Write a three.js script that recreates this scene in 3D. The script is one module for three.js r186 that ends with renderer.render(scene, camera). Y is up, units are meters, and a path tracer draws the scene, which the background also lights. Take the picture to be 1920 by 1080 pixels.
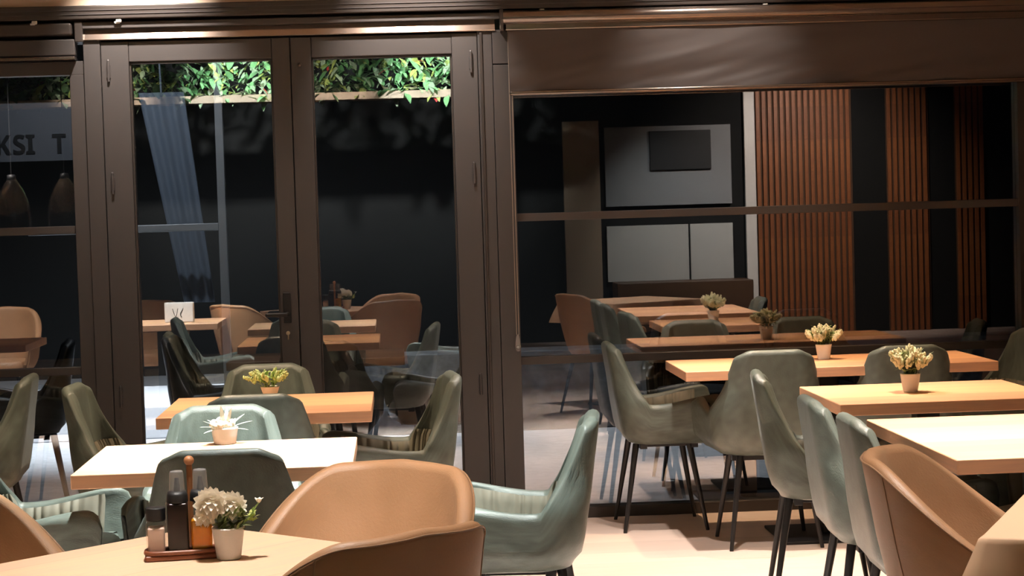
import * as THREE from 'three';
import { mergeGeometries, mergeVertices } from 'three/addons/utils/BufferGeometryUtils.js';
import { RoundedBoxGeometry } from 'three/addons/geometries/RoundedBoxGeometry.js';
import { TextGeometry } from 'three/addons/geometries/TextGeometry.js';
import { FontLoader } from 'three/addons/loaders/FontLoader.js';
import { createNoise2D, createNoise3D } from 'simplex-noise';

// ---------------------------------------------------------------- camera, sky, exposure
const scene = new THREE.Scene();
scene.background = new THREE.Color(0.0012, 0.0016, 0.0024);          // night sky
const camera = new THREE.PerspectiveCamera(2 * Math.atan(540 / 3700) * 180 / Math.PI, 16 / 9, 0.05, 100);
camera.position.set(0, 1.42, 8.863);
camera.rotation.set(-0.04206, -0.05812, -0.03, 'YXZ');
scene.add(camera);
const renderer = new THREE.WebGLRenderer({ antialias: true });
renderer.toneMapping = THREE.LinearToneMapping;
renderer.toneMappingExposure = 1.0;
renderer.shadowMap.enabled = true;
// ceiling spots of the dining room: [x, z, aim x, aim y, aim z, candela, cone half angle, colour]
const WARM = [1, 0.75, 0.51], SOFT = [1, 0.86, 0.76], COOL = [0.95, 1, 0.98], AMBER = [1, 0.66, 0.38], NEUT = [1, 0.93, 0.86];
const SPOTS = [
  [-0.15, 3.20, -0.50, 0.75, 3.05, 105, 0.42, COOL],
  [0.30, 3.75, 0.42, 0.50, 3.10, 52, 0.42, COOL],
  [1.50, 3.45, 1.66, 0.75, 3.40, 78, 0.42, SOFT],
  [1.80, 1.90, 1.78, 0.75, 2.05, 27, 0.46, WARM],
  [1.70, 0.75, 1.80, 0.75, 0.75, 18, 0.55, AMBER],
  [-0.75, 1.60, -0.72, 0.75, 1.55, 27, 0.60, WARM],
  [-1.10, 0.55, -1.08, 2.00, 0.00, 14, 0.55, SOFT],
  [0.10, 0.55, 0.12, 2.00, 0.00, 13, 0.55, SOFT],
  [1.42, 0.55, 1.42, 2.00, 0.00, 5, 0.55, SOFT],
  [-0.38, 5.10, -0.33, 0.73, 4.85, 25, 0.42, NEUT],
  [0.05, 5.35, -0.04, 0.75, 4.15, 30, 0.16, NEUT],
  [1.35, 4.70, 1.45, 0.75, 4.75, 24, 0.50, NEUT],
  [-2.70, 3.60, -2.62, 0.80, 4.40, 60, 0.50, NEUT],
  [-1.50, 3.45, -1.45, 0.75, 3.95, 150, 0.34, COOL],
  [1.05, 1.10, 1.05, 0.0, 1.65, 33, 0.60, SOFT],
  [1.15, 2.10, 0.95, 0.0, 1.00, 14, 0.50, SOFT],
  [-1.35, 8.70, -1.42, 2.62, 9.65, 80, 0.62, COOL],
  [0.40, 8.70, 0.38, 2.62, 9.65, 80, 0.62, COOL],
  [4.15, 9.30, 4.15, 1.50, 11.1, 34, 0.80, SOFT],
  [2.75, 9.70, 2.85, 0.90, 11.1, 12, 0.55, COOL],
  [-2.60, 8.70, -2.60, 2.62, 9.65, 14, 0.62, SOFT],
  [-0.50, 8.70, -0.50, 2.62, 9.65, 10, 0.55, SOFT],
];
// terrace lamps outside: [x, z, aim x, aim z, candela]
const TERRACE = [[0.9, -2.2, 0.9, -2.9, 20], [-2.0, -3.2, -1.7, -5.0, 120], [-1.5, -1.1, -1.5, -2.6, 7]];

// ---------------------------------------------------------------- helpers
let seed = 20240517;
const rnd = () => { seed = (seed + 0x6d2b79f5) | 0; let t = Math.imul(seed ^ (seed >>> 15), 1 | seed); t = (t + Math.imul(t ^ (t >>> 7), 61 | t)) ^ t; return ((t ^ (t >>> 14)) >>> 0) / 4294967296; };
const rr = (a, b) => a + (b - a) * rnd();
const n2 = createNoise2D(rnd), n3 = createNoise3D(rnd);
const sstep = (a, b, x) => { const t = Math.min(1, Math.max(0, (x - a) / (b - a))); return t * t * (3 - 2 * t); };
const lerp = (a, b, t) => a + (b - a) * t;
const used = new Map();
function numbered(name) { const k = used.get(name) ?? 0; used.set(name, k + 1); return k ? `${name}_${String(k).padStart(3, '0')}` : name; }
function thing(name, label, category, [x, y, z] = [0, 0, 0], turn = 0, group) {
  const o = new THREE.Group(); o.name = numbered(name); scene.add(o);
  o.position.set(x, y, z); o.rotation.y = turn; o.userData = { label, category };
  if (group) o.userData.group = group;
  return o;
}
const merge = (gs) => gs.length === 1 ? gs[0] : mergeGeometries(gs.map((g) => { const h = g.index ? g.toNonIndexed() : g.clone(); for (const k of Object.keys(h.attributes)) if (!['position', 'normal', 'uv'].includes(k)) h.deleteAttribute(k); return h; }));
function obj(name, geos, m, parent, data) {
  const o = new THREE.Mesh(Array.isArray(geos) ? merge(geos) : geos, m);
  o.name = parent && parent !== scene ? name : numbered(name);
  o.castShadow = o.receiveShadow = true;
  if (data) Object.assign(o.userData, data);
  (parent ?? scene).add(o);
  return o;
}
const struct = (name, geos, m, parent) => obj(name, geos, m, parent, !parent ? { kind: 'structure' } : undefined);
function structGroup(name) { const o = new THREE.Group(); o.name = numbered(name); o.userData = { kind: 'structure' }; scene.add(o); return o; }
// box between limits, with uv in metres along its larger directions
function bx(x0, x1, y0, y1, z0, z1, r = 0.002) {
  const w = x1 - x0, h = y1 - y0, d = z1 - z0;
  const g = r > 0 && Math.min(w, h, d) > 2.2 * r ? new RoundedBoxGeometry(w, h, d, 1, r) : new THREE.BoxGeometry(w, h, d);
  g.translate((x0 + x1) / 2, (y0 + y1) / 2, (z0 + z1) / 2);
  metreUV(g);
  return g;
}
function metreUV(g) {
  const p = g.attributes.position, n = g.attributes.normal, uv = new Float32Array(p.count * 2);
  for (let i = 0; i < p.count; i++) {
    const ax = Math.abs(n.getX(i)), ay = Math.abs(n.getY(i)), az = Math.abs(n.getZ(i));
    const a = ay >= ax && ay >= az ? [p.getX(i), p.getZ(i)] : ax > az ? [p.getZ(i), p.getY(i)] : [p.getX(i), p.getY(i)];
    uv[2 * i] = a[0]; uv[2 * i + 1] = a[1];
  }
  g.setAttribute('uv', new THREE.BufferAttribute(uv, 2));
}
const lathe = (pts, seg = 28) => new THREE.LatheGeometry(pts.map(([x, y]) => new THREE.Vector2(x, y)), seg);
const tube = (pts, r, seg = 16, rad = 8) => new THREE.TubeGeometry(new THREE.CatmullRomCurve3(pts.map((p) => new THREE.Vector3(...p))), seg, r, rad);
function taper(a, b, ra, rb, rad = 12) {      // tapered rod from a to b
  const A = new THREE.Vector3(...a), B = new THREE.Vector3(...b), g = new THREE.CylinderGeometry(rb, ra, A.distanceTo(B), rad);
  g.applyQuaternion(new THREE.Quaternion().setFromUnitVectors(new THREE.Vector3(0, 1, 0), B.clone().sub(A).normalize()));
  g.translate(...A.clone().add(B).multiplyScalar(0.5).toArray());
  return g;
}
function grid(rows, closed = false) {         // rows of points to an indexed surface
  const n = rows[0].length, pos = [], uv = [], idx = [];
  rows.forEach((r, i) => r.forEach((p, j) => { pos.push(...p); uv.push(j / n, i / rows.length); }));
  for (let i = 0; i + 1 < rows.length; i++) for (let j = 0; j < (closed ? n : n - 1); j++) {
    const a = i * n + j, b = i * n + (j + 1) % n, c = a + n, d = b + n;
    idx.push(a, b, c, b, d, c);
  }
  const g = new THREE.BufferGeometry();
  g.setAttribute('position', new THREE.Float32BufferAttribute(pos, 3));
  g.setAttribute('uv', new THREE.Float32BufferAttribute(uv, 2));
  g.setIndex(idx); g.computeVertexNormals();
  return g;
}
// ---------------------------------------------------------------- textures and materials
function tex(size, f, srgb = true, repeat = [1, 1]) {
  const d = new Uint8Array(size * size * 4);
  for (let j = 0; j < size; j++) for (let i = 0; i < size; i++) { const c = f(i / size, j / size), k = 4 * (j * size + i); d[k] = c[0] * 255; d[k + 1] = c[1] * 255; d[k + 2] = c[2] * 255; d[k + 3] = 255; }
  const t = new THREE.DataTexture(d, size, size);
  t.wrapS = t.wrapT = THREE.RepeatWrapping; t.magFilter = THREE.LinearFilter; t.minFilter = THREE.LinearMipmapLinearFilter; t.generateMipmaps = true;
  if (srgb) t.colorSpace = THREE.SRGBColorSpace;
  t.repeat.set(...repeat); t.needsUpdate = true;
  return t;
}
const cl = (v) => Math.min(1, Math.max(0, v));
const per = (u, v, fu, fv) => {              // periodic noise on a torus-like blend
  const a = n2(u * fu, v * fv), b = n2((u - 1) * fu, v * fv), c = n2(u * fu, (v - 1) * fv), d = n2((u - 1) * fu, (v - 1) * fv);
  return lerp(lerp(a, b, u), lerp(c, d, u), v);
};
function woodTex(base, amp, staves) {         // grain along u
  const tone = Array.from({ length: staves }, () => rr(-1, 1));
  return tex(512, (u, v) => {
    const s = Math.floor(v * staves), e = Math.abs((v * staves) % 1 - 0.5) > 0.485 ? -0.06 : 0;
    const g = per(u, v, 3, 60) * 0.5 + per(u, v, 8, 140) * 0.3 + per(u, v, 2, 14) * 0.35;
    const k = 1 + amp * (0.55 * tone[s] + 0.6 * g) + e;
    return [cl(base[0] * k), cl(base[1] * k * (1 + 0.02 * tone[s])), cl(base[2] * k * (1 - 0.05 * g))];
  });
}
const grainBump = tex(256, (u, v) => { const k = cl(0.5 + 0.3 * per(u, v, 4, 70) + 0.2 * per(u, v, 10, 120)); return [k, k, k]; }, false);
const leatherBump = tex(256, (u, v) => { const k = cl(0.5 + 0.25 * per(u, v, 60, 60) + 0.25 * per(u, v, 18, 18)); return [k, k, k]; }, false, [6, 6]);
const std = (o) => new THREE.MeshStandardMaterial(o), phy = (o) => new THREE.MeshPhysicalMaterial(o);
const rgb = (r, g, b) => new THREE.Color().setRGB(r, g, b);
const M = {};
M.frame = std({ color: rgb(0.062, 0.057, 0.056), roughness: 0.48, metalness: 0.25 });
M.frameDark = std({ color: rgb(0.05, 0.042, 0.038), roughness: 0.4, metalness: 0.3 });
M.gloss = std({ color: rgb(0.20, 0.17, 0.15), roughness: 0.22, metalness: 0.85 });
M.strip = std({ color: rgb(0.42, 0.35, 0.30), roughness: 0.2, metalness: 0.9 });
M.black = std({ color: rgb(0.008, 0.008, 0.009), roughness: 0.5 });
M.fabric = phy({ color: rgb(0.066, 0.056, 0.053), roughness: 0.62, sheen: 0.4, sheenRoughness: 0.5, sheenColor: rgb(0.4, 0.33, 0.3) });
M.beige = std({ color: rgb(0.62, 0.50, 0.38), roughness: 0.8 });
M.dark = std({ color: rgb(0.004, 0.004, 0.004), roughness: 0.9 });
M.white = std({ color: rgb(0.75, 0.72, 0.68), roughness: 0.45 });
M.glass = phy({ color: rgb(0.9, 0.92, 0.93), roughness: 0.0, metalness: 0, transmission: 1, thickness: 0, ior: 2.3 });
M.clear = phy({ color: rgb(0.95, 0.95, 0.95), roughness: 0.03, transmission: 1, thickness: 0, ior: 1.5 });
M.table = std({ map: woodTex([0.88, 0.68, 0.53], 0.13, 9), roughness: 0.42, bumpMap: grainBump, bumpScale: 0.0004 });
M.tablePale = std({ map: woodTex([0.86, 0.715, 0.60], 0.06, 4), roughness: 0.5, bumpMap: grainBump, bumpScale: 0.0003 });
M.tableEdge = std({ map: woodTex([0.74, 0.52, 0.34], 0.14, 5), roughness: 0.5 });
M.floor = std({ map: tex(1024, (u, v) => {
  const row = Math.floor(v * 6), col = Math.floor((u + row * 0.37) * 2), id = Math.sin(row * 91.7 + (col % 2) * 37.1) * 0.5;
  const e = Math.abs((v * 6) % 1 - 0.5) > 0.488 ? -0.05 : 0, g = per(u, v, 4, 40) * 0.5 + per(u, v, 12, 120) * 0.4;
  const k = 1 + 0.05 * id + 0.05 * g + e;
  return [cl(0.87 * k), cl(0.79 * k), cl(0.74 * k)];
}, true, [0.5, 0.7]), roughness: 0.42 });
M.legs = std({ color: rgb(0.028, 0.027, 0.028), roughness: 0.38, metalness: 0.4 });
const mottled = (a, b, f) => tex(512, (u, v) => { const k = cl(0.5 + 0.45 * per(u, v, f, f) + 0.3 * per(u, v, f * 3, f * 3)); return [0, 1, 2].map((i) => cl(lerp(a[i], b[i], k))); });
M.sage = phy({ map: mottled([0.29, 0.315, 0.285], [0.42, 0.455, 0.425], 7), roughness: 0.38, bumpMap: leatherBump, bumpScale: 0.0008, sheen: 0.4, sheenRoughness: 0.35, sheenColor: rgb(0.6, 0.72, 0.72) });
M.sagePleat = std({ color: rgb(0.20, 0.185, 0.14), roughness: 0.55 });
M.tan = phy({ map: mottled([0.60, 0.45, 0.32], [0.66, 0.50, 0.37], 5), roughness: 0.45, bumpMap: leatherBump, bumpScale: 0.0006, sheen: 0.2, sheenColor: rgb(0.8, 0.6, 0.4) });
M.tanSeam = std({ color: rgb(0.34, 0.2, 0.11), roughness: 0.5 });
M.blackLeather = std({ color: rgb(0.014, 0.014, 0.015), roughness: 0.4 });
M.cloth = std({ color: rgb(0.62, 0.40, 0.25), roughness: 0.75 });
M.pot = std({ color: rgb(0.88, 0.86, 0.84), roughness: 0.35 });
M.soil = std({ color: rgb(0.03, 0.02, 0.012), roughness: 1 });
const leafM = (r, g, b) => phy({ color: rgb(r, g, b), roughness: 0.55, transmission: 0.25, thickness: 0, side: THREE.DoubleSide });
M.leaf = leafM(0.16, 0.26, 0.08); M.leafLight = leafM(0.32, 0.50, 0.14); M.petal = leafM(0.95, 0.89, 0.78); M.cream = leafM(0.85, 0.82, 0.58); M.pale = leafM(0.80, 0.82, 0.7);
M.darkLeaf = leafM(0.03, 0.05, 0.025); M.terracotta = std({ color: rgb(0.10, 0.045, 0.03), roughness: 0.8 });
M.pave = std({ map: mottled([0.60, 0.60, 0.61], [0.70, 0.70, 0.71], 9), roughness: 0.75 });
M.stone = std({ map: mottled([0.12, 0.125, 0.135], [0.33, 0.335, 0.35], 9), roughness: 0.7 });
M.concrete = std({ color: rgb(0.62, 0.62, 0.64), roughness: 0.8 });
M.steel = std({ color: rgb(0.36, 0.37, 0.39), roughness: 0.4, metalness: 0.3 });
M.tarp = std({ color: rgb(0.15, 0.18, 0.23), roughness: 0.45 });
M.banner = std({ color: rgb(0.075, 0.078, 0.09), roughness: 0.7, side: THREE.DoubleSide });
M.slat = std({ map: woodTex([0.57, 0.34, 0.19], 0.14, 3), roughness: 0.5 });
M.darkWood = std({ map: woodTex([0.34, 0.24, 0.17], 0.18, 6), roughness: 0.5 });

// ---------------------------------------------------------------- the setting
const W = { x0: -5, x1: 6.4, z1: 11.3, top: 2.95 };
struct('floor', bx(W.x0 - 0.2, W.x1 + 0.2, -0.12, 0, -0.06, W.z1 + 0.2, 0), M.floor);
struct('ceiling', bx(W.x0 - 0.2, W.x1 + 0.2, W.top, W.top + 0.15, -0.15, W.z1 + 0.2, 0), M.beige);
struct('wall_left', bx(W.x0 - 0.2, W.x0, 0, W.top, -0.15, W.z1 + 0.2, 0), M.dark);
struct('wall_right', bx(W.x1, W.x1 + 0.2, 0, W.top, -0.15, W.z1 + 0.2, 0), M.dark);
struct('wall_back', bx(W.x0, W.x1, 0, W.top, W.z1, W.z1 + 0.2, 0), M.dark);
struct('wall_front', [bx(W.x0, -3.3, 0, W.top, -0.15, 0.05, 0), bx(3.2, W.x1, 0, W.top, -0.15, 0.05, 0)], M.dark);
struct('bulkhead', bx(-3.3, 3.2, 2.347, W.top, -0.12, 0.06, 0), M.beige);
{ // head beam over the whole glass front, with its shadow gap and the clips of the blinds
  const b = structGroup('trim_1');
  struct('beam', bx(-3.3, 3.2, 2.286, 2.347, -0.06, 0.10, 0.006), M.frameDark, b);
  struct('beam_groove', [bx(-3.3, 3.2, 2.306, 2.310, 0.098, 0.104, 0), bx(-3.3, 3.2, 2.324, 2.328, 0.098, 0.104, 0)], M.frame, b);
  struct('beam_back', bx(-3.3, 3.2, 2.19, 2.286, -0.06, 0.0, 0), M.black, b);
  for (const x of [-1.545, -1.18, 0.68, 1.68, 2.76]) struct('clip', [bx(x - 0.012, x + 0.012, 2.270, 2.2858, 0.075, 0.095, 0.004), bx(x - 0.02, x + 0.004, 2.266, 2.276, 0.07, 0.09, 0.003)], M.white, b);
}
{ // glossy rail above the doors
  const b = structGroup('trim_2');
  struct('rail', [bx(-1.365, 0.50, 2.247, 2.276, 0.0, 0.075, 0.004)], M.frame, b);
  const pr = new THREE.Shape([[0, 2.197], [0.062, 2.197], [0.064, 2.2], [0.046, 2.246], [0, 2.2465]].map((p) => new THREE.Vector2(...p)));
  struct('rail_lower', new THREE.ExtrudeGeometry(pr, { depth: 1.815, bevelEnabled: false }).rotateY(-Math.PI / 2).translate(0.47, 0, 0).scale(1, 1, 1), M.strip, b);
  struct('end_bracket', bx(-1.375, -1.34, 2.19, 2.28, 0.0, 0.085, 0.004), M.frameDark, b);
}
{ // window left of the doors
  const b = structGroup('window_1');
  struct('frame_rail', bx(-3.3, -1.345, 2.05, 2.11, -0.04, 0.04), M.frame, b);
  struct('stile', bx(-1.41, -1.345, 0, 2.05, -0.04, 0.04), M.frame, b);
  struct('cross_rail', bx(-3.3, -1.41, 1.35, 1.385, -0.03, 0.03), M.frame, b);
  struct('cross_rail', bx(-3.3, -1.41, 0.725, 0.758, -0.03, 0.03), M.frame, b);
  struct('base_rail', bx(-3.3, -1.41, 0, 0.05, -0.04, 0.04), M.frameDark, b);
  for (const [a, c] of [[0.05, 0.725], [0.758, 1.35], [1.385, 2.05]]) struct('pane', bx(-3.3, -1.41, a, c, -0.003, 0.003, 0), M.glass, b);
  const k = structGroup('trim_3');   // flat blind box above it
  struct('blind_box', bx(-3.3, -1.375, 2.132, 2.203, 0.0, 0.085, 0.006), M.frame, k);
  struct('blind_channel', bx(-3.3, -1.385, 2.218, 2.276, 0.0, 0.09, 0.012), M.frameDark, k);
  struct('blind_lip', bx(-3.3, -1.375, 2.112, 2.128, 0.0, 0.095, 0.005), M.gloss, k);
}
{ // posts beside the doors
  const b = structGroup('trim_4');
  struct('jamb', bx(-1.345, -1.272, 0, 2.197, -0.05, 0.05), M.frame, b);
  struct('jamb', bx(0.392, 0.455, 0, 2.197, -0.05, 0.05), M.frame, b);
  struct('jamb_bead', bx(0.40, 0.412, 0, 2.19, 0.05, 0.058), M.frameDark, b);
  struct('post', bx(0.457, 0.545, 0, 2.045, -0.05, 0.055), M.frame, b);
  struct('post_cap', bx(0.457, 0.545, 2.05, 2.20, -0.05, 0.055), M.frame, b);
  struct('threshold', bx(-1.345, 0.455, 0, 0.018, -0.05, 0.05), M.frameDark, b);
}
function leaf(name, x0, x1, g0, g1, hingeX, y0 = 0.02) {
  const b = structGroup(name);
  struct('stile', bx(x0, g0, y0, 2.19, -0.035, 0.045, 0.004), M.frame, b);
  struct('stile', bx(g1, x1, y0, 2.19, -0.035, 0.045, 0.004), M.frame, b);
  struct('top_rail', bx(g0, g1, 2.10, 2.19, -0.035, 0.043, 0.004), M.frame, b);
  struct('bottom_rail', bx(g0, g1, y0, 0.14, -0.035, 0.043, 0.004), M.frame, b);
  struct('glazing_bead', [bx(g0, g0 + 0.008, 0.14, 2.10, 0.004, 0.03), bx(g1 - 0.008, g1, 0.14, 2.10, 0.004, 0.03), bx(g0, g1, 2.092, 2.10, 0.004, 0.03)], M.frameDark, b);
  struct('pane', bx(g0, g1, 0.14, 2.10, -0.003, 0.003, 0), M.glass, b);
  for (const y of [2.06, 1.565, 0.62]) struct('hinge', [taper([hingeX, y - 0.045, 0.053], [hingeX, y + 0.045, 0.053], 0.006, 0.006), taper([hingeX, y + 0.047, 0.053], [hingeX, y + 0.053, 0.053], 0.006, 0.003), bx(hingeX - 0.009, hingeX + 0.009, y - 0.03, y + 0.03, 0.043, 0.052)], M.frame, b);
  return b;
}
leaf('door_1', -1.270, -0.4415, -1.149, -0.522, -1.238);
{
  const b = leaf('door_2', -0.4385, 0.390, -0.348, 0.276, 0.36);
  b.children.forEach((c) => c);
  const d1 = scene.children.find((o) => o.name === 'door_1');
  const h = struct('handle', [bx(-0.508, -0.474, 0.925, 1.06, 0.045, 0.053, 0.003), taper([-0.491, 0.965, 0.05], [-0.491, 0.965, 0.095], 0.011, 0.010), new THREE.CapsuleGeometry(0.0095, 0.085, 4, 12).rotateZ(Math.PI / 2).translate(-0.535, 0.965, 0.097)], M.black, d1);
  struct('key_cylinder', [taper([-0.491, 0.88, 0.045], [-0.491, 0.88, 0.06], 0.009, 0.009), bx(-0.4945, -0.4875, 0.85, 0.88, 0.045, 0.057)], std({ color: rgb(0.75, 0.62, 0.45), roughness: 0.3, metalness: 0.9 }), d1);
  struct('flush_bolt', lathe([[0, 0.006], [0.008, 0.004], [0.009, 0]]).rotateX(Math.PI / 2).translate(-0.40, 2.07, 0.045), M.frameDark, b);
}
{ // large window to the right
  const b = structGroup('window_2');
  struct('cross_rail', bx(0.545, 2.95, 1.345, 1.38, -0.03, 0.03), M.frame, b);
  struct('cross_rail', bx(0.545, 2.95, 0.70, 0.735, -0.03, 0.03), M.frameDark, b);
  struct('base_rail', bx(0.545, 2.95, 0, 0.05, -0.04, 0.045), M.frameDark, b);
  struct('top_rail', bx(0.545, 2.95, 2.10, 2.19, -0.04, 0.03), M.frame, b);
  struct('post', bx(2.83, 2.95, 0.05, 2.10, -0.04, 0.05), M.frameDark, b);
  for (const [a, c] of [[0.05, 0.70], [0.735, 1.345], [1.38, 2.10]]) struct('pane', bx(0.545, 2.83, a, c, -0.003, 0.003, 0), M.glass, b);
  struct('wall_filler', bx(2.95, 3.2, 0, 2.3, -0.1, 0.05, 0), M.dark, b);
}
{ // roller blind, half let down
  const o = thing('roller_blind', 'brown fabric roller blind hanging under its round tube over the right window', 'blind', [0, 0, 0]);
  obj('tube', [taper([0.505, 2.248, 0.10], [2.94, 2.248, 0.10], 0.031, 0.031, 24), bx(0.512, 2.94, 2.19, 2.225, 0.03, 0.11, 0.008)], M.gloss, o);
  obj('end_cap', [taper([0.497, 2.248, 0.10], [0.505, 2.248, 0.10], 0.034, 0.034, 24), bx(0.492, 0.506, 2.19, 2.285, 0.03, 0.125)], M.frameDark, o);
  const rows = [];
  for (let j = 0; j <= 24; j++) { const r = []; for (let i = 0; i <= 120; i++) {
    const x = 0.527 + i / 120 * 2.405, v = j / 24, y = lerp(2.192, 1.922, v);
    r.push([x, y, 0.10 + 0.007 * n2(x * 1.6 + 1.2 * v, v * 1.1) * (0.3 + v) + 0.004 * n2(x * 4 + 4 * v + 9, v * 2) * v]);
  } rows.push(r); }
  const back = rows.map((r) => r.map(([x, y, z]) => [x, y, z - 0.0015]).reverse());
  obj('fabric', [grid(rows), grid(back)], M.fabric, o);
  obj('bottom_bar', new RoundedBoxGeometry(2.41, 0.021, 0.024, 4, 0.0095).translate(1.73, 1.914, 0.10), M.gloss, o);
  const c = thing('blind_chain', 'thin blind pull cord with clear plastic grip hanging beside the door post', 'pull cord', [0.531, 0, 0.075]);
  obj('cord', [tube([[-0.006, 2.20, 0.02], [-0.006, 1.5, 0.005], [-0.005, 0.84, 0]], 0.0016, 20, 6), tube([[0.007, 2.20, 0.02], [0.006, 1.5, 0.005], [0.005, 0.84, 0]], 0.0016, 20, 6)], std({ color: rgb(0.3, 0.25, 0.2), roughness: 0.6 }), c);
  obj('grip', lathe([[0, 0.765], [0.009, 0.767], [0.0125, 0.78], [0.011, 0.81], [0.006, 0.835], [0.004, 0.842], [0, 0.842]], 16), phy({ color: rgb(0.95, 0.92, 0.9), roughness: 0.1, transmission: 0.85, thickness: 0.01, ior: 1.45 }), c);
  obj('grip_weight', new THREE.SphereGeometry(0.006, 10, 8).translate(0, 0.784, 0), M.white, c);
}
// ---------------------------------------------------------------- lamps
SPOTS.forEach(([x, z, ax, ay, az, cd, cone, c], i) => {
  const o = thing('ceiling_spot', 'small round black spotlight under the ceiling', 'spotlight', [x, W.top, z], 0, 'ceiling spotlights');
  const dir = new THREE.Vector3(ax - x, ay - (W.top - 0.1), az - z).normalize(), q = new THREE.Quaternion().setFromUnitVectors(new THREE.Vector3(0, -1, 0), dir);
  obj('mount', lathe([[0, 0], [0.04, 0], [0.04, -0.012], [0.012, -0.02], [0.008, -0.06], [0, -0.06]], 16), M.black, o);
  const can = lathe([[0, 0.05], [0.03, 0.05], [0.036, 0.04], [0.036, -0.05], [0.031, -0.05], [0.031, -0.035]], 20).applyQuaternion(q).translate(0, -0.1, 0);
  obj('shade', can, M.black, o);
  obj('lamp', new THREE.CylinderGeometry(0.029, 0.029, 0.012, 20).translate(0, -0.036, 0).applyQuaternion(q).translate(0, -0.1, 0), std({ color: 0x000000, emissive: rgb(...c), emissiveIntensity: 6 }), o);
  const l = new THREE.SpotLight(rgb(...c), cd, 0, cone, 0.75, 2);
  l.position.set(x, W.top - 0.1, z).addScaledVector(dir, 0.052); l.target.position.set(ax, ay, az);
  l.castShadow = true; l.shadow.radius = 1.3; scene.add(l, l.target);
});
// ---------------------------------------------------------------- chairs
// plan: U curve at a height; u 0 at the middle of the back, 1 at the arm front
function plan(k, s) {
  const u = Math.abs(s), sg = s < 0 ? -1 : 1, { hw, zb, zf, r } = k, [b, a] = k.split;
  let x, z, nx, nz;
  if (u <= b) { x = (hw - r) * u / b; z = zb; nx = 0; nz = -1; }
  else if (u <= a) { const t = (u - b) / (a - b) * Math.PI / 2; x = hw - r + r * Math.sin(t); z = zb + r - r * Math.cos(t); nx = Math.sin(t); nz = -Math.cos(t); }
  else { const t = (u - a) / (1 - a); x = hw - k.nip * t * t; z = lerp(zb + r, zf, t); nx = 1; nz = 0; }
  return [sg * x, z, sg * nx, nz];
}
function atHeight(C, y) {
  let i = 0; while (i < C.length - 2 && y > C[i + 1].y) i++;
  const a = C[i], b = C[i + 1], t = Math.max(0, (y - a.y) / (b.y - a.y)), o = { split: C.split, nip: C.nip };
  for (const k of ['hw', 'zb', 'zf', 'r']) o[k] = lerp(a[k], b[k], t);
  return o;
}
function shellGeometry(C, rim, thick, yb, yin, N = 110) {
  const rows = [], K = 9, L = 7;
  const zc = 0.02;
  for (let i = 0; i <= N; i++) {
    const s = -1 + 2 * i / N, u = Math.abs(s), end = u > 0.93 ? Math.sqrt(Math.max(0, 1 - ((u - 0.93) / 0.07) ** 2)) : 1, t = thick(u) * (0.35 + 0.65 * end), h = rim(u) - 0.05 * (1 - end), row = [];
    const P = (y, off) => { const [x, z, nx, nz] = plan(atHeight(C, y), s); return [x - nx * off, y, z - nz * off]; };
    const b0 = P(yb, 0);
    for (const [f, y] of [[0.0, yb], [0.8, yb], [0.93, yb + 0.008], [0.985, yb + 0.025]]) row.push([b0[0] * f, y, zc + (b0[2] - zc) * f]);
    const top = h - t / 2;
    for (let k = 0; k <= K; k++) row.push(P(lerp(yb + 0.05, top, k / K), 0));
    for (let k = 1; k < 6; k++) { const a = k / 6 * Math.PI; row.push(P(top + Math.sin(a) * t / 2, t / 2 - Math.cos(a) * t / 2)); }
    for (let k = 0; k <= L; k++) row.push(P(lerp(top, yin, k / L), t));
    rows.push(row);
  }
  const g = grid(rows);
  // close the arm fronts
  const pos = Array.from(g.attributes.position.array), uv = Array.from(g.attributes.uv.array), idx = Array.from(g.index.array), n = rows[0].length;
  for (const [r, flip] of [[0, 1], [N, 0]]) {
    const c = rows[r].slice(3).reduce((q, p) => q.map((v, k) => v + p[k] / (n - 3)), [0, 0, 0]), m = pos.length / 3;
    pos.push(...c); uv.push(0, 0);
    for (let k = 3; k + 1 < n; k++) { const a = r * n + k; flip ? idx.push(m, a, a + 1) : idx.push(m, a + 1, a); }
    const a = r * n + n - 1, b = r * n + 3; flip ? idx.push(m, a, b) : idx.push(m, b, a);
  }
  const h = new THREE.BufferGeometry();
  h.setAttribute('position', new THREE.Float32BufferAttribute(pos, 3)); h.setAttribute('uv', new THREE.Float32BufferAttribute(uv, 2));
  h.setIndex(idx); h.computeVertexNormals();
  return h;
}
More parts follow.
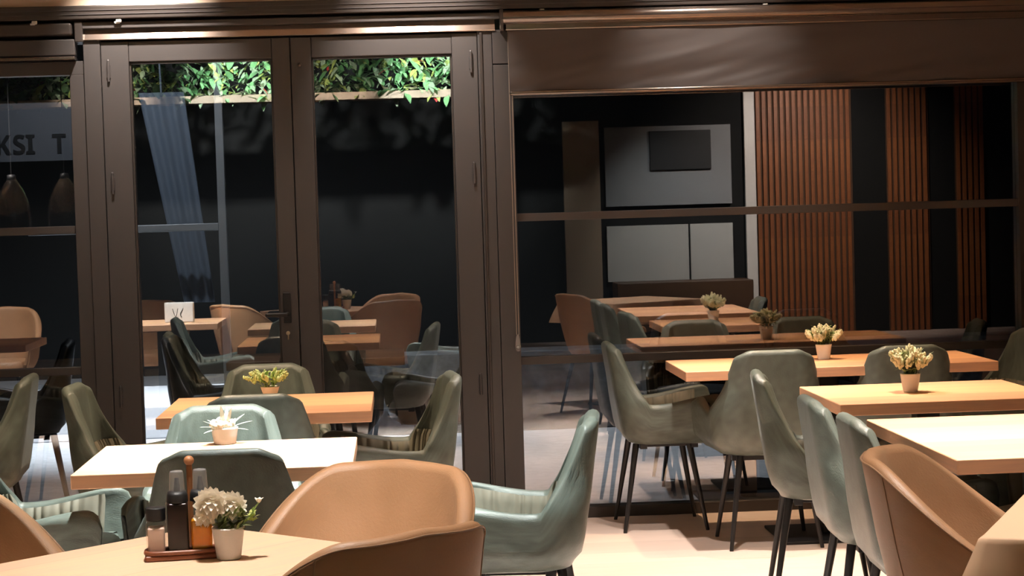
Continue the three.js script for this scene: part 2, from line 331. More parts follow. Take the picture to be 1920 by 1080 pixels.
// cushion that fills the U up to the front edge
function seatGeometry(C, thick, yb, ytop, front) {
  const rows = [], ring = [];
  const N = 40;
  for (let i = 0; i <= N; i++) ring.push(-1 + 2 * i / N);
  const outline = (y, inset) => {
    const pts = ring.map((s) => { const [x, z, nx, nz] = plan(atHeight(C, y), s), o = thick(Math.abs(s)) * 0.9 + inset; return [x - nx * o, z - nz * o]; });
    const [ax, az] = pts[N], [bx0] = pts[0];
    pts[0][1] = pts[N][1] = az - 0.02;
    for (let i = 1; i < 12; i++) { const t = i / 12; pts.push([lerp(ax, bx0, t), az - 0.02 - inset + front * Math.sin(t * Math.PI) ** 0.6]); }
    return pts;
  };
  for (const [y, inset, f] of [[yb, 0.03, 0], [yb, 0.03, 1], [yb + 0.012, 0.008, 1], [yb + 0.03, 0, 1], [ytop - 0.03, 0, 1], [ytop - 0.008, 0.008, 1], [ytop + 0.004, 0.025, 1], [ytop + 0.012, 0.025, 0.6], [ytop + 0.014, 0.025, 0.3], [ytop + 0.014, 0.025, 0]]) {
    rows.push(outline(lerp(yb, ytop, 0.5), inset).map(([x, z]) => [x * f, y, 0.03 + (z - 0.03) * f]));
  }
  const g = grid(rows.map((r) => r.slice().reverse()), true);
  return g;
}
function legSet(parent, fx, fz, bxr, fzt, m, y1, r1 = 0.0145, r0 = 0.008) {
  for (const [sx, sz] of [[1, 1], [-1, 1], [1, -1], [-1, -1]]) obj('leg', [taper([sx * fx, 0.004, sz * fz], [sx * bxr, y1, sz * fzt], r0, r1), taper([sx * fx, 0, sz * fz], [sx * fx, 0.006, sz * fz], r0, r0)], m, parent);
}
const G = Object.assign([{ y: 0.375, hw: 0.215, zb: -0.155, zf: 0.235, r: 0.11 }, { y: 0.44, hw: 0.242, zb: -0.180, zf: 0.26, r: 0.12 }, { y: 0.56, hw: 0.25, zb: -0.199, zf: 0.275, r: 0.13 }, { y: 0.615, hw: 0.222, zb: -0.207, zf: 0.27, r: 0.12 }, { y: 0.65, hw: 0.205, zb: -0.211, zf: 0.265, r: 0.115 }, { y: 0.70, hw: 0.198, zb: -0.219, zf: 0.26, r: 0.105 }, { y: 0.82, hw: 0.180, zb: -0.236, zf: 0.24, r: 0.09 }], { split: [0.2, 0.56], nip: -0.02 });
const gDrop = (u) => lerp(sstep(0.38, 0.575, u), Math.min(1, Math.max(0, (u - 0.40) / 0.165)), 0.6);
const gRim = (u) => 0.552 + 0.258 * (1 - gDrop(u)) - 0.022 * sstep(0.2, 0.42, u) * (1 - sstep(0.42, 0.55, u)) + 0.038 * sstep(0.6, 0.97, u);
const gThick = (u) => 0.046 - 0.006 * sstep(0.5, 0.7, u);
const gShell = shellGeometry(G, gRim, gThick, 0.375, 0.43), gSeat = seatGeometry(G, gThick, 0.378, 0.455, 0.035);
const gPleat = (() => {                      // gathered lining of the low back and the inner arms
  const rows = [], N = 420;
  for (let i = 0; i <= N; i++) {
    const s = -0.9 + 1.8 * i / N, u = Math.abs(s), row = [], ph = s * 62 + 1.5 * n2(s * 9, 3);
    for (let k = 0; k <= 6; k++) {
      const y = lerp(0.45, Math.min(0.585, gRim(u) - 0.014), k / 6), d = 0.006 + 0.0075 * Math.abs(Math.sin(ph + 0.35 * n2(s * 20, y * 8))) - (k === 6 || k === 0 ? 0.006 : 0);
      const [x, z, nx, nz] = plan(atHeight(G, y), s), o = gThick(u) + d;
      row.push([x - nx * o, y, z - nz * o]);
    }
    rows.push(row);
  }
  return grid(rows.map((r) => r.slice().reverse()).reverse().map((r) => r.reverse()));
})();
function makeArmchair(name, label, shell, pleat, group) {
  const t = thing(name, label, 'armchair', [0, 0, 0], 0, group);
  const s = obj('upholstered_shell', gShell, shell, t);
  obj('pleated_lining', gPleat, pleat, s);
  obj('seat', gSeat, shell, t);
  obj('seat_frame', [bx(-0.16, 0.16, 0.355, 0.378, -0.10, -0.07), bx(-0.16, 0.16, 0.355, 0.378, 0.12, 0.15), bx(-0.13, -0.10, 0.36, 0.376, -0.1, 0.15), bx(0.10, 0.13, 0.36, 0.376, -0.1, 0.15)], M.legs, t);
  legSet(t, 0.185, 0.178, 0.13, 0.115, M.legs, 0.376);
  return t;
}
const placed = {};
function place(kind, make, label, x, z, turn, group) {
  let o;
  if (!placed[kind]) { o = placed[kind] = make(label, group); }
  else { o = placed[kind].clone(); o.name = numbered(placed[kind].name); o.userData = { ...placed[kind].userData, label }; scene.add(o); }
  if (group) o.userData.group = group; else delete o.userData.group;
  o.position.set(x, 0, z); o.rotation.y = turn * Math.PI / 180;
  return o;
}
const sage = (label, x, z, turn, group = 'sage green armchairs around the dining tables') => place('sage', (l, g) => makeArmchair('sage_armchair', l, M.sage, M.sagePleat, g), label, x, z, turn, group);
sage('sage green armchair facing us between the glass doors and the left rear table', -0.53, 1.08, 0);
sage('sage green armchair at the left end of the left rear table, facing right', -0.995, 1.54, 87);
sage('sage green armchair at the right end of the left rear table, facing left', -0.015, 1.609, -84);
sage('sage green armchair seen from behind, at the near side of the left rear table', -0.494, 1.99, 180);
sage('brightly lit sage green armchair facing us behind the plant with pale pointed leaves', -0.567, 2.742, 0);
sage('dark sage armchair seen from behind, directly behind the sauce bottles', -0.474, 3.514, 180);
sage('sage green armchair pushed under the left end of the brightest left table', -1.118, 2.979, 88);
sage('sage green armchair cut by the left edge of the picture, facing left', -1.665, 1.02, -88);
sage('pale teal armchair standing free in the middle aisle, facing left', 0.345, 3.133, -97);
sage('olive armchair before the window at the left end of the long table, facing right', 1.12, 0.31, 90);
sage('olive armchair seen from behind at the long table, the left one of two', 1.495, 0.85, 180);
sage('olive armchair seen from behind at the long table, the right one of two', 2.045, 0.84, 180);
sage('olive armchair at the right end of the long table, facing left', 2.56, 0.42, -82);
sage('sage green armchair at the left end of the right middle table, facing right', 1.463, 2.021, 82);
sage('pale sage armchair at the left end of the glaring right table, farther of two', 1.45, 2.945, 88);
sage('pale sage armchair at the left end of the glaring right table, nearer of two', 1.45, 3.485, 88);
sage('dark armchair in the shade under the glaring right table', 2.029, 3.185, -90);
// tan barrel chairs
const T = Object.assign([{ y: 0.37, hw: 0.21, zb: -0.16, zf: 0.21, r: 0.19 }, { y: 0.47, hw: 0.255, zb: -0.20, zf: 0.235, r: 0.23 }, { y: 0.62, hw: 0.275, zb: -0.235, zf: 0.25, r: 0.245 }, { y: 0.85, hw: 0.275, zb: -0.275, zf: 0.25, r: 0.24 }], { split: [0.1, 0.62], nip: 0.02 });
const tRim = (u) => 0.82 - 0.008 * sstep(0, 0.3, u) - 0.225 * sstep(0.27, 0.80, u);
const tThick = (u) => 0.04;
const tShell = shellGeometry(T, tRim, tThick, 0.37, 0.44), tSeat = seatGeometry(T, tThick, 0.375, 0.465, 0.04);
const seamOn = (s, y0, y1, off) => { const p = []; for (let k = 0; k <= 10; k++) { const y = lerp(y0, y1, k / 10), [x, z, nx, nz] = plan(atHeight(T, y), s); p.push([x + nx * off, y, z + nz * off]); } return tube(p, 0.0018, 24, 6); };
const tPiping = (() => { const p = []; for (let i = 0; i <= 60; i++) { const s = -0.93 + 1.86 * i / 60, u = Math.abs(s), y = tRim(u) - 0.011, [x, z, nx, nz] = plan(atHeight(T, y), s); p.push([x + nx * 0.0005, y, z + nz * 0.0005]); } return tube(p, 0.0024, 120, 6); })();
function makeBarrel(label, group) {
  const t = thing('barrel_chair', label, 'armchair', [0, 0, 0], 0, group);
  const s = obj('upholstered_shell', tShell, M.tan, t);
  obj('rim_piping', tPiping, M.tan, s);
  for (const k of [-0.36, 0.36]) obj('seam', seamOn(k, 0.42, tRim(0.36) - 0.012, 0.0004), M.tanSeam, s);
  obj('seat', tSeat, M.tan, t);
  obj('seat_frame', [bx(-0.15, 0.15, 0.35, 0.374, -0.11, -0.08), bx(-0.15, 0.15, 0.35, 0.374, 0.10, 0.13), bx(-0.12, -0.09, 0.355, 0.372, -0.1, 0.13), bx(0.09, 0.12, 0.355, 0.372, -0.1, 0.13)], M.legs, t);
  legSet(t, 0.20, 0.19, 0.13, 0.12, M.legs, 0.37);
  return t;
}
const barrel = (label, x, z, turn) => place('barrel', makeBarrel, label, x, z, turn, 'tan leather barrel chairs around the front tables');
barrel('tan leather barrel chair cut by the left edge beside the front table', -0.978, 4.472, 44);
barrel('tan leather barrel chair facing us behind the front table, its whole rounded back showing', -0.118, 4.369, -28);
barrel('dark brown leather barrel chair nearest to us, seen from behind at the bottom edge', -0.124, 4.987, -142);
barrel('tan leather barrel chair beside the covered table in the lower right corner', 1.339, 4.369, 66);
barrel('tan leather barrel chair mirrored in the left window behind a small table', -2.72, 4.80, 180);
barrel('tan leather barrel chair mirrored in the left door, left of the white card', -1.75, 5.15, 172);
// ---------------------------------------------------------------- tables
function tableParts(t, w, d, topM = M.table, base = true) {
  const top = new RoundedBoxGeometry(w, 0.04, d, 2, 0.004).translate(0, 0.71, 0); metreUV(top);
  obj('tabletop', top, topM, t);
  obj('mounting_plate', bx(-0.2, 0.2, 0.68, 0.69, -0.2, 0.2), M.black, t);
  obj('column', bx(-0.04, 0.04, 0.012, 0.68, -0.04, 0.04, 0.004), M.black, t);
  obj('base_plate', bx(-0.24, 0.24, 0, 0.012, -0.22, 0.22, 0.003), M.black, t);
}
function makeTable(label, x, z, w, d, turn = 0, m = M.table) { const t = thing('dining_table', label, 'table', [x, 0, z], turn, 'wooden dining tables'); tableParts(t, w, d, m); return t; }
makeTable('small oak table with a white potted plant, brightest of the tables on the left', -0.515, 3.195, 0.757, 0.659);
makeTable('small oak table near the glass doors with a green plant on it', -0.469, 1.743, 0.736, 0.711);
makeTable('long oak table standing closest to the right window', 1.782, 0.723, 1.277, 0.597);
makeTable('oak table on the right, between the long table and the brightest one', 1.818, 2.124, 0.747, 0.659);
makeTable('oak table at the right edge with a glaring white top', 1.802, 3.391, 0.757, 0.978);
makeTable('pale front table turned cornerwise, carrying the sauce bottles and white flowers', -0.466, 4.971, 0.757, 0.659, 46 * Math.PI / 180, M.tablePale);
makeTable('small oak table carrying a white card', -1.514, 3.988, 0.752, 0.639);
makeTable('small oak table mirrored in the left window before a tan chair', -2.43, 2.45, 0.757, 0.66);
{ // covered table in the lower right corner
  const t = thing('covered_table', 'table under a tan cloth in the lower right corner, its edge hanging down', 'table', [1.627, 0, 4.869], -26 * Math.PI / 180);
  tableParts(t, 0.73, 0.70);
  const rows = [], N = 160, hw = 0.368, hd = 0.353, r = 0.02;
  const edge = (i, out) => { // rounded rectangle outline
    const q = i / N * 4, sd = Math.floor(q) % 4, f = q - Math.floor(q), c = [[-hw, hd], [hw, hd], [hw, -hd], [-hw, -hd]];
    const a = c[sd], b = c[(sd + 1) % 4]; const x = lerp(a[0], b[0], f), z = lerp(a[1], b[1], f), k = Math.min(f, 1 - f);
    const fold = Math.exp(-((k / 0.07) ** 2)) * 0.05 + 0.006 * Math.sin(i * 0.55);
    const l = Math.hypot(x, z), nx = x / l, nz = z / l, px = Math.abs(x) >= hw - 1e-6 ? Math.sign(x) : 0, pz = Math.abs(z) >= hd - 1e-6 ? Math.sign(z) : 0;
    return [x + (px + nx * 0.0) * out * 0.02 + nx * out * fold, z + pz * out * 0.02 + nz * out * fold];
  };
  for (const f of [0, 0.5, 0.97]) rows.push(Array.from({ length: N }, (_, i) => { const [x, z] = edge(i, 0); return [x * f, 0.7325, z * f]; }));
  for (const [y, o, s] of [[0.732, 0, 0.995], [0.729, 0.08, 1.0], [0.72, 0.14, 1], [0.69, 0.35, 1], [0.65, 0.65, 1], [0.61, 0.9, 1], [0.58, 1.05, 1]]) rows.push(Array.from({ length: N }, (_, i) => { const [x, z] = edge(i, o); return [x * s, y, z * s]; }));
  const cl0 = thing('tablecloth', 'plain tan tablecloth with a hanging corner fold over the lower right table', 'tablecloth', [1.627, 0, 4.869], -26 * Math.PI / 180);
  obj('cloth', grid(rows, true), M.cloth, cl0);
}
// ---------------------------------------------------------------- plants
const leafGeo = (len, wid, bend = 0.25) => {
  const rows = []; for (let i = 0; i <= 5; i++) { const t = i / 5, w = wid * Math.sin(Math.PI * Math.min(0.98, 0.08 + 0.9 * t)) * 0.5; rows.push([[-w, t * len, bend * len * t * t - 0.15 * w], [0, t * len, bend * len * t * t], [w, t * len, bend * len * t * t - 0.15 * w]]); }
  return grid(rows);
};
function poseGeo(g, p, yaw, tilt, sc = 1) {
  const m = new THREE.Matrix4().compose(new THREE.Vector3(...p), new THREE.Quaternion().setFromEuler(new THREE.Euler(tilt, yaw, 0, 'YXZ')), new THREE.Vector3(sc, sc, sc));
  return g.clone().applyMatrix4(m);
}
const potGeo = (h, rt, rb) => lathe([[0, 0], [rb * 0.9, 0], [rb, 0.003], [lerp(rb, rt, 0.6), h * 0.55], [rt, h - 0.004], [rt + 0.001, h], [rt - 0.002, h + 0.001], [rt - 0.004, h - 0.003], [rt - 0.005, h - 0.012], [0, h - 0.012]], 28);
function pottedPlant(label, pos, { h = 0.09, rt = 0.031, rb = 0.021, pot = M.pot, spikes = 44, reach = 0.075, tall = 0.09, leaf = M.leaf, flower = M.cream, pods = 9, lean = 1.0, petal = 0.0105 } = {}) {
  const o = thing('potted_plant', label, 'plant', pos, rr(0, 6), 'small potted plants on the tables');
  const p = obj('pot', potGeo(h, rt, rb), pot, o);
  obj('soil', new THREE.CylinderGeometry(rt - 0.005, rt - 0.005, 0.004, 20).translate(0, h - 0.012, 0), M.soil, p);
  const green = [], bloom = [], lf = leafGeo(0.042, 0.012), lf2 = leafGeo(0.03, 0.010, 0.4), bud = new THREE.IcosahedronGeometry(1, 1).scale(petal * 0.55, petal, petal * 0.55);
  for (let i = 0; i < spikes; i++) {
    const a = rr(0, 6.283), k = Math.sqrt(rnd()), out = reach * k * lean, H = tall * rr(0.65, 1) * (1 - 0.35 * k * k);
    const A = [Math.cos(a) * rt * 0.5 * k, h - 0.012, Math.sin(a) * rt * 0.5 * k], B = [Math.cos(a) * out, h + H, Math.sin(a) * out], Cm = [lerp(A[0], B[0], 0.35), h + H * 0.6, lerp(A[2], B[2], 0.35)];
    green.push(tube([A, Cm, B], 0.001, 6, 4));
    const at = (t) => { const u = 1 - t; return [0, 1, 2].map((q) => u * u * A[q] + 2 * u * t * Cm[q] + t * t * B[q]); };
    for (let j = 0; j < 5; j++) green.push(poseGeo(j % 2 ? lf : lf2, at(rr(0.2, 0.75)), rr(0, 6.28), rr(0.5, 1.3), rr(0.7, 1.1)));
    for (let j = 0; j < pods; j++) { const q = at(0.55 + 0.45 * (j + 0.5) / pods), w = 0.006 * (1.25 - j / pods); bloom.push(poseGeo(bud, [q[0] + rr(-w, w), q[1], q[2] + rr(-w, w)], rr(0, 6), rr(-0.5, 0.5), rr(0.6, 1.1) * (1.15 - 0.5 * j / pods))); }
  }
  obj('foliage', green, leaf, o, { kind: 'stuff' });
  if (bloom.length) obj('flower_spikes', bloom, flower, o, { kind: 'stuff' });
  return o;
}
pottedPlant('white pot of cream flower spikes on the long right rear table', [1.787, 0.73, 0.646], { spikes: 60, petal: 0.0125, h: 0.064, rt: 0.034, rb: 0.025, reach: 0.082 });
pottedPlant('white pot of cream flower spikes on the right middle table', [1.767, 0.73, 2.124], { spikes: 70, petal: 0.0125, tall: 0.102, h: 0.064, rt: 0.034, rb: 0.025, reach: 0.08 });
pottedPlant('white pot with loose yellow-green sprigs on the table by the doors', [-0.482, 0.73, 1.537], { spikes: 20, reach: 0.095, tall: 0.075, h: 0.046, rt: 0.034, leaf: M.leafLight, flower: leafM(0.66, 0.78, 0.38), lean: 1.1 });
{ // pale spiky plant on the bright left table
  const o = thing('potted_plant', 'white pot with pale pointed leaves on the brightest left table', 'plant', [-0.53, 0.73, 2.927], 0.4, 'small potted plants on the tables');
  obj('pot', potGeo(0.05, 0.04, 0.033), M.pot, o);
  const lf = leafGeo(0.075, 0.016, 0.15), b = [];
  for (const [yaw, tilt, s] of [[1.3, 1.15, 1], [1.7, 0.8, 0.9], [-1.4, 1.25, 0.95], [-1.7, 0.95, 0.8], [0.3, 0.25, 0.95], [2.6, 0.3, 0.9], [-0.6, 0.12, 1], [1.1, 1.5, 0.8], [-1.2, 1.5, 0.9], [2.2, 0.9, 0.7], [3.9, 0.9, 0.7]]) obj('leaf', poseGeo(lf, [Math.sin(yaw) * 0.012, 0.045, Math.cos(yaw) * 0.012], yaw, tilt, s), M.pale, o);
  for (let i = 0; i < 26; i++) { const a = rr(0, 6.28), r = 0.034 * Math.sqrt(rnd()); b.push(new THREE.IcosahedronGeometry(rr(0.007, 0.012), 1).translate(Math.cos(a) * r - 0.006, 0.056 + 0.018 * (1 - r / 0.034) + rr(0, 0.006), Math.sin(a) * r)); }
  obj('blossom_cluster', b, M.petal, o, { kind: 'stuff' });
}
{ // flowers on the front table
  const o = thing('flower_pot', 'white pot with full white blossoms beside the sauce bottles on the front table', 'flowers', [-0.353, 0.73, 4.915], 0);
  const p = obj('pot', potGeo(0.064, 0.032, 0.024), M.pot, o); obj('soil', new THREE.CylinderGeometry(0.026, 0.026, 0.004, 20).translate(0, 0.052, 0), M.soil, p);
  const pet = leafGeo(0.019, 0.015, 0.55);
  const ball = (x, y, z, r, n, name = 'blossom') => {
    const gs = [];
    for (let i = 0; i < n; i++) { const cy = 1 - 1.75 * (i + 0.5) / n, a = i * 2.39996, s = Math.sqrt(1 - cy * cy), d = new THREE.Vector3(s * Math.cos(a), cy, s * Math.sin(a)); const g = pet.clone().translate(0, -0.004, 0).scale(r / 0.026, r / 0.026, r / 0.026); g.applyQuaternion(new THREE.Quaternion().setFromUnitVectors(new THREE.Vector3(0, 1, 0), d)); gs.push(g.translate(x + d.x * r * 0.5, y + d.y * r * 0.5, z + d.z * r * 0.5)); }
    return obj(name, gs, M.petal, o);
  };
  ball(-0.032, 0.113, 0.012, 0.031, 64); ball(0.010, 0.106, 0.0, 0.027, 56); ball(-0.043, 0.088, 0.018, 0.021, 40); ball(-0.010, 0.110, -0.02, 0.022, 40);
  const gr = [], lf = leafGeo(0.034, 0.013, 0.3);
  for (let i = 0; i < 64; i++) { const a = rr(0, 6.28), r = 0.03 * Math.sqrt(rnd()); gr.push(poseGeo(lf, [Math.cos(a) * r + 0.006, 0.055 + rr(0, 0.035), Math.sin(a) * r], a + rr(-0.8, 0.8), rr(0.3, 1.3), rr(0.6, 1))); }
  obj('foliage', gr, leafM(0.14, 0.19, 0.05), o, { kind: 'stuff' });
  obj('stem', [tube([[0.01, 0.055, 0], [0.04, 0.08, 0.004], [0.063, 0.112, 0]], 0.0012, 10, 5), poseGeo(lf, [0.04, 0.08, 0.003], 1.6, 1.0, 0.5), poseGeo(lf, [0.05, 0.094, 0.003], 0.4, 0.5, 0.45), poseGeo(lf, [0.055, 0.1, 0], 2.4, 0.6, 0.4)], M.leafLight, o);
  const bud = []; for (let i = 0; i < 6; i++) bud.push(poseGeo(pet, [0.063, 0.11, 0], i, 0.3, 0.7)); obj('bud', bud, M.petal, o);
  const side = []; for (let i = 0; i < 22; i++) side.push(poseGeo(pet, [0.047 + rr(-0.007, 0.007), 0.082 + rr(-0.01, 0.008), rr(-0.006, 0.008)], rr(0, 6.28), rr(0, 1.4), 0.65)); obj('small_blossom', side, leafM(0.62, 0.68, 0.24), o);
}
// ---------------------------------------------------------------- condiments on the front table
{
  const turn = 0.1, P = (x, z) => [x, 0.742, z], wood = std({ color: rgb(0.20, 0.06, 0.025), roughness: 0.35 });
  const t = thing('condiment_tray', 'reddish wooden tray under the sauce bottles on the front table', 'tray', [-0.448, 0.73, 4.884], turn);
  obj('base', new RoundedBoxGeometry(0.150, 0.012, 0.062, 3, 0.005).translate(0, 0.006, 0), wood, t);
  const rim = []; for (let i = 0; i <= 64; i++) { const a = i / 64 * 6.2832, c = Math.cos(a), s = Math.sin(a), e = 0.35; rim.push([0.072 * Math.sign(c) * Math.abs(c) ** e, 0.016, 0.028 * Math.sign(s) * Math.abs(s) ** e]); }
  obj('rim', tube(rim, 0.0048, 160, 8), wood, t);
  const square = (w, h, r) => new RoundedBoxGeometry(w, h, w, 4, r).translate(0, h / 2, 0);
  const bottle = (label, x, z, liquid, fill, s) => {
    const o = thing('sauce_bottle', label, 'bottle', P(x, z), turn);
    const w = 0.046 * s, h = 0.100 * s;
    obj('glass', [square(w, h, 0.008), lathe([[0.019 * s, h - 0.003], [0.016 * s, h + 0.006], [0.013 * s, h + 0.012], [0.0125 * s, h + 0.018]], 20)], phy({ color: rgb(0.95, 0.95, 0.95), roughness: 0.0, transmission: 1, thickness: 0, ior: 1.22 }), o);
    obj('contents', square(w - 0.006, h * fill, 0.006).translate(0, 0.003, 0), liquid, o);
    obj('collar', lathe([[0, h + 0.02], [0.0175 * s, h + 0.02], [0.02 * s, h + 0.012], [0.021 * s, h - 0.001], [0.019 * s, h - 0.003], [0, h - 0.003]].reverse(), 24), M.black, o);
    obj('pourer', lathe([[0, h + 0.018], [0.008, h + 0.018], [0.006, h + 0.03], [0.004, h + 0.046], [0.0035, h + 0.047], [0, h + 0.047]], 16), M.black, o);
    obj('clear_cap', lathe([[0.0155, h + 0.019], [0.0135, h + 0.058], [0.012, h + 0.061], [0, h + 0.062]], 24), phy({ color: rgb(0.95, 0.95, 0.95), roughness: 0.12, transmission: 0.85, thickness: 0, ior: 1.5 }), o);
    return o;
  };
  bottle('tall square bottle of dark brown vinegar with a clear cap, in the tray', -0.455, 4.884, std({ color: rgb(0.012, 0.004, 0.003), roughness: 0.25 }), 0.95, 1.04);
  bottle('tall square bottle of amber oil with a clear cap, behind the white flowers', -0.41, 4.869, phy({ color: rgb(0.75, 0.42, 0.03), roughness: 0.1, transmission: 0.6, thickness: 0.02, ior: 1.4, attenuationColor: rgb(0.8, 0.35, 0.02), attenuationDistance: 0.03 }), 0.62, 1.04);
  const j = thing('salt_jar', 'short jar of pale salt with a black lid at the left end of the tray', 'jar', P(-0.499, 4.884), turn);
  obj('glass', square(0.040, 0.066, 0.007), M.clear, j);
  obj('salt', square(0.034, 0.052, 0.005).translate(0, 0.002, 0), std({ color: rgb(0.75, 0.55, 0.45), roughness: 0.9 }), j);
  obj('lid', [lathe([[0, 0.066], [0.0185, 0.066], [0.0195, 0.069], [0.0195, 0.090], [0.018, 0.093], [0, 0.094]], 24)], M.black, j);
  const d = thing('wooden_dipper', 'wooden dipper stick with a round knob standing between the two tall bottles', 'stick', P(-0.434, 4.838), 0);
  obj('stick', taper([0, 0, 0], [0, 0.172, 0], 0.0055, 0.006), std({ color: rgb(0.30, 0.12, 0.04), roughness: 0.5 }), d);
  obj('knob', new THREE.SphereGeometry(0.0105, 18, 14).scale(1, 0.95, 1).translate(0, 0.179, 0), std({ color: rgb(0.40, 0.17, 0.07), roughness: 0.45 }), d);
}
// ---------------------------------------------------------------- outside: terrace
struct('pavement', bx(-9, 9, -0.16, -0.02, -9, -0.06, 0), M.pave);
struct('terrace_canopy', bx(-6, 6, 3.0, 3.12, -3.6, -0.15, 0), M.dark);
struct('far_facade', bx(-9, 9, -0.02, 6, -9.2, -9, 0), M.dark);
struct('stone_wall', bx(-0.55, 6, -0.02, 0.49, -3.95, -3.65, 0.01), M.stone);
struct('terrace_step', bx(-6, -0.75, -0.02, 0.19, -5.5, -3.95, 0.01), M.concrete);
TERRACE.forEach(([x, z, ax, az, cd]) => {
  const o = thing('terrace_lamp', 'small round lamp under the terrace canopy', 'lamp', [x, 3.0, z], 0, 'lamps under the terrace canopy');
  obj('housing', lathe([[0, 0], [0.06, 0], [0.06, -0.05], [0.05, -0.05], [0.05, -0.03]], 20), M.black, o);
  obj('lamp', new THREE.CylinderGeometry(0.048, 0.048, 0.012, 20).translate(0, -0.034, 0), std({ color: 0x000000, emissive: rgb(0.8, 0.9, 1), emissiveIntensity: 4 }), o);
  const l = new THREE.SpotLight(rgb(0.88, 0.94, 1), cd, 0, 0.95, 0.6, 2); l.position.set(x, 2.94, z); l.target.position.set(ax, 0, az); l.castShadow = true; l.shadow.radius = 2; scene.add(l, l.target);
});
const blackChair = (label, x, z, turn) => { const o = place('black', (l, g) => makeArmchair('black_armchair', l, M.blackLeather, M.blackLeather, g), label, x, z, turn, 'black armchairs on the terrace'); o.position.y = -0.02; o.scale.setScalar(1.05); return o; };
blackChair('black armchair outside behind the left door leaf, facing right', -0.90, -0.85, 84);
blackChair('black armchair outside behind the right door leaf, facing left', 0.22, -0.85, -84);
blackChair('black armchair outside with its back to the glass behind the middle of the doors', -0.36, -0.36, 180);
blackChair('black armchair outside behind the right window, facing in over the dark table', 1.5, -1.15, 0);
blackChair('black armchair outside behind the right window, farther right behind the dark table', 2.12, -1.15, 0);
blackChair('black armchair outside behind the left window', -1.83, -0.9, -80);
for (const [label, x, z, w, d, m] of [['brown terrace table outside behind the glass doors', -0.40, -0.85, 0.85, 0.55, M.darkWood], ['dark brown terrace table close behind the right window', 1.65, -0.50, 1.0, 0.6, M.darkWood]]) {
  const t = thing('terrace_table', label, 'table', [x, -0.02, z], 0); tableParts(t, w, d, m);
}
pottedPlant('dark leafy plant in a brown pot on the terrace table outside', [1.755, 0.71, -0.42], { pot: M.terracotta, leaf: M.darkLeaf, flower: M.darkLeaf, spikes: 22, tall: 0.10, h: 0.085, pods: 4 });
{
  const o = thing('steel_frame', 'grey steel post with a cross rail standing out on the terrace', 'post', [-0.94, -0.02, -2.0]);
  obj('post', bx(-0.022, 0.022, 0, 3.02, -0.022, 0.022, 0.004), M.steel, o);
  obj('cross_rail', bx(-1.05, -0.022, 1.35, 1.39, -0.02, 0.02, 0.004), M.steel, o);
  const t = thing('canvas_awning', 'bluish grey side awning hanging in narrow folds beside the steel post', 'awning', [-1.2, 0, -2.2]);
  const rows = []; for (let j = 0; j <= 16; j++) { const v = j / 16, y = lerp(2.1, 0.93, v), c = lerp(-0.07, 0.10, v), w = lerp(0.25, 0.17, v), r = []; for (let i = 0; i <= 40; i++) { const a = i / 40; r.push([c + (a - 0.5) * w, y, 0.009 * Math.sin(a * 19) + 0.01]); } for (let i = 40; i >= 0; i--) { const a = i / 40; r.push([c + (a - 0.5) * w, y, 0.009 * Math.sin(a * 19) - 0.004]); } rows.push(r); }
  obj('canvas', grid(rows, true), M.tarp, t);
  obj('tie_rope', tube([[-0.07, 2.1, 0], [-0.08, 2.55, 0], [-0.08, 3.0, 0]], 0.006, 10, 6), M.tarp, t);
  const s = thing('sign_banner', 'grey banner with dark capital letters outside the left window', 'sign', [-2.0, 0, -2.0]);
  obj('panel', bx(-0.5, 0.5, 1.735, 2.05, -0.006, 0, 0), M.banner, s);
  obj('hanger', [bx(-0.45, -0.43, 2.05, 3.0, -0.012, 0), bx(0.43, 0.45, 2.05, 3.0, -0.012, 0)], M.black, s);
  const font = await new FontLoader().loadAsync('fonts/droid/droid_sans_bold.typeface.json');
  for (const [c, x] of [['K', -0.155], ['S', -0.058], ['I', 0.012], ['T', 0.155]]) { const g = new TextGeometry(c, { font, size: 0.105, depth: 0.004, curveSegments: 6 }); g.translate(x, 1.775, 0); obj('letter', g, M.black, s); }
}
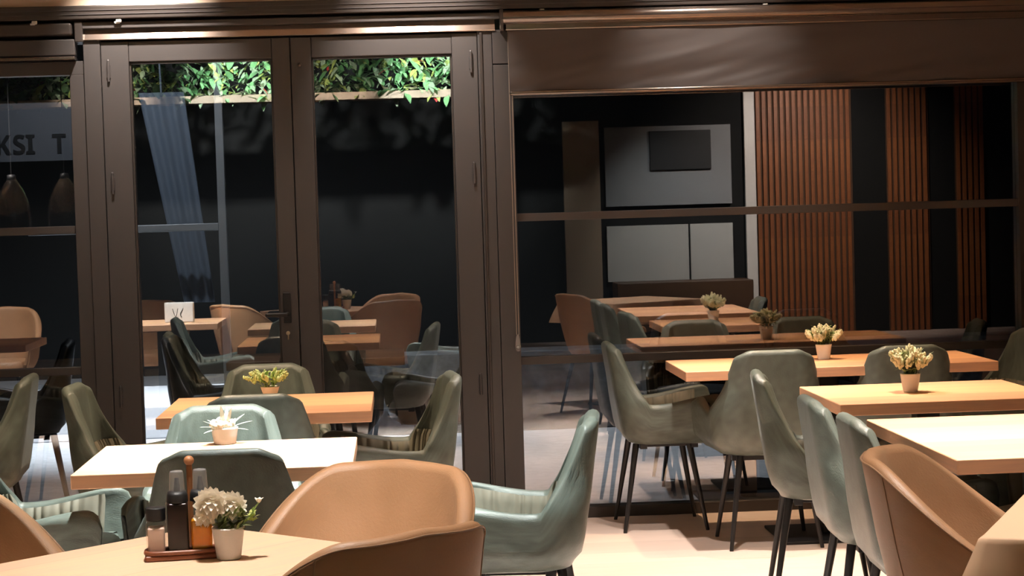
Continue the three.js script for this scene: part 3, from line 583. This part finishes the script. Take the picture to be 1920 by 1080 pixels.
// ---------------------------------------------------------------- behind the camera: what the glass mirrors
{
  const o = thing('slat_wall_panel', 'tall wall panel of upright wooden slats with a pale edge on the back wall', 'wall panel', [0, 0, W.z1]);
  for (const [a, b] of [[3.72, 4.72], [5.08, 5.52], [5.8, 6.1]]) {
    obj('backing', bx(a, b, 0, W.top - 0.01, -0.03, -0.002, 0), std({ color: rgb(0.09, 0.045, 0.022), roughness: 0.8 }), o);
    for (let x = a + 0.005; x < b - 0.03; x += 0.062) obj('slat', bx(x, x + 0.038, 0, W.top - 0.01, -0.06, -0.03, 0.003), M.slat, o);
  }
  obj('edge_trim', bx(3.60, 3.71, 0, W.top - 0.01, -0.06, -0.002), M.white, o);
  const g = thing('back_bar', 'grey bar front with shelves and a tan column on the back wall', 'bar', [0, 0, W.z1]);
  const grey = std({ color: rgb(0.22, 0.23, 0.24), roughness: 0.6 });
  obj('upper_panel', bx(2.16, 3.46, 1.37, 2.18, -0.05, -0.002), grey, g);
  obj('dark_screen', bx(2.62, 3.25, 1.73, 2.13, -0.08, -0.05, 0.004), M.black, g);
  obj('lower_panel', bx(2.16, 3.0, 0.6, 1.17, -0.05, -0.002), std({ color: rgb(0.5, 0.5, 0.48), roughness: 0.6 }), g);
  obj('lower_panel', bx(3.02, 3.46, 0.6, 1.17, -0.05, -0.002), std({ color: rgb(0.5, 0.5, 0.48), roughness: 0.6 }), g);
  obj('column', bx(1.73, 2.1, 0, 2.25, -0.09, -0.002), std({ color: rgb(0.36, 0.27, 0.19), roughness: 0.7 }), g);
  obj('counter', bx(2.2, 3.58, 0, 0.6, -0.5, -0.06, 0.01), M.darkWood, g);
  const c = thing('white_card', 'folded white card standing on the small table left of the front table', 'card', [-1.401, 0.73, 3.906], 0.15);
  obj('card', bx(-0.095, 0.095, 0, 0.13, -0.02, 0.02, 0.008), M.white, c);
  obj('print', [tube([[0.03, 0.09, -0.0205], [0.01, 0.05, -0.0205], [0.02, 0.035, -0.0205]], 0.002, 8, 5), tube([[-0.005, 0.09, -0.0205], [-0.02, 0.035, -0.0205], [-0.04, 0.09, -0.0205]], 0.002, 8, 5)], M.black, c);
  const shade = lathe([[0.115, 0], [0.118, 0.08], [0.105, 0.18], [0.07, 0.26], [0.03, 0.32], [0.025, 0.32], [0.066, 0.258], [0.101, 0.178], [0.114, 0.08], [0.111, 0]], 28);
  for (const [x, w] of [[-2.47, 'left'], [-2.13, 'right']]) {
    const p = thing('pendant_lamp', `clear bell glass pendant mirrored in the left window, the ${w} of two`, 'pendant lamp', [x, 1.36, 4.1], 0, 'clear glass pendants');
    obj('glass_shade', shade, M.clear, p);
    obj('cord', taper([0, 0.33, 0], [0, W.top - 1.36, 0], 0.003, 0.003), M.black, p);
    obj('cap', lathe([[0, 0.315], [0.03, 0.315], [0.026, 0.35], [0, 0.355]], 16), M.black, p);
  }
  // planting trough under the ceiling
  const t = thing('planting_trough', 'long tan trough of green plants hanging under the ceiling', 'planter', [-1.6, 0, 9.66]);
  obj('trough', [bx(-3.0, 2.8, 2.44, 2.51, -0.14, 0.14, 0.004)], M.beige, t);
  obj('hanger', [-2.6, 0, 2.6].map((x) => bx(x - 0.01, x + 0.01, 2.51, W.top, 0.10, 0.12)), M.black, t);
  const lf = leafGeo(0.13, 0.055, 0.3), n = 2600, im = new THREE.InstancedMesh(lf, phy({ color: rgb(1, 1, 1), roughness: 0.35, transmission: 0.15, thickness: 0, side: THREE.DoubleSide }), n), m = new THREE.Matrix4(), q = new THREE.Quaternion(), e = new THREE.Euler();
  for (let i = 0; i < n; i++) {
    const x = rr(-2.98, 2.78); e.set(rr(0.2, 2.3), Math.PI + rr(-1.5, 1.5), rr(-0.5, 0.5), 'YXZ'); const s = rr(0.45, 1.25);
    m.compose(new THREE.Vector3(x, rr(2.47, 2.90), rr(-0.14, 0.10)), q.setFromEuler(e), new THREE.Vector3(s, s, s)); im.setMatrixAt(i, m);
    const k = rr(0.6, 1.3), y = rnd(); im.setColorAt(i, y < 0.02 ? rgb(0.4, 0.03, 0.03) : y < 0.2 ? rgb(0.34 * k, 0.42 * k, 0.12 * k) : y < 0.55 ? rgb(0.30 * k, 0.42 * k, 0.28 * k) : rgb(0.09 * k, 0.22 * k, 0.09 * k));
  }
  im.name = 'foliage'; im.userData.kind = 'stuff'; im.castShadow = im.receiveShadow = true; t.add(im);
}
scene.traverse((o) => { if (o.isMesh) o.castShadow = o.receiveShadow = true; });
renderer.render(scene, camera);
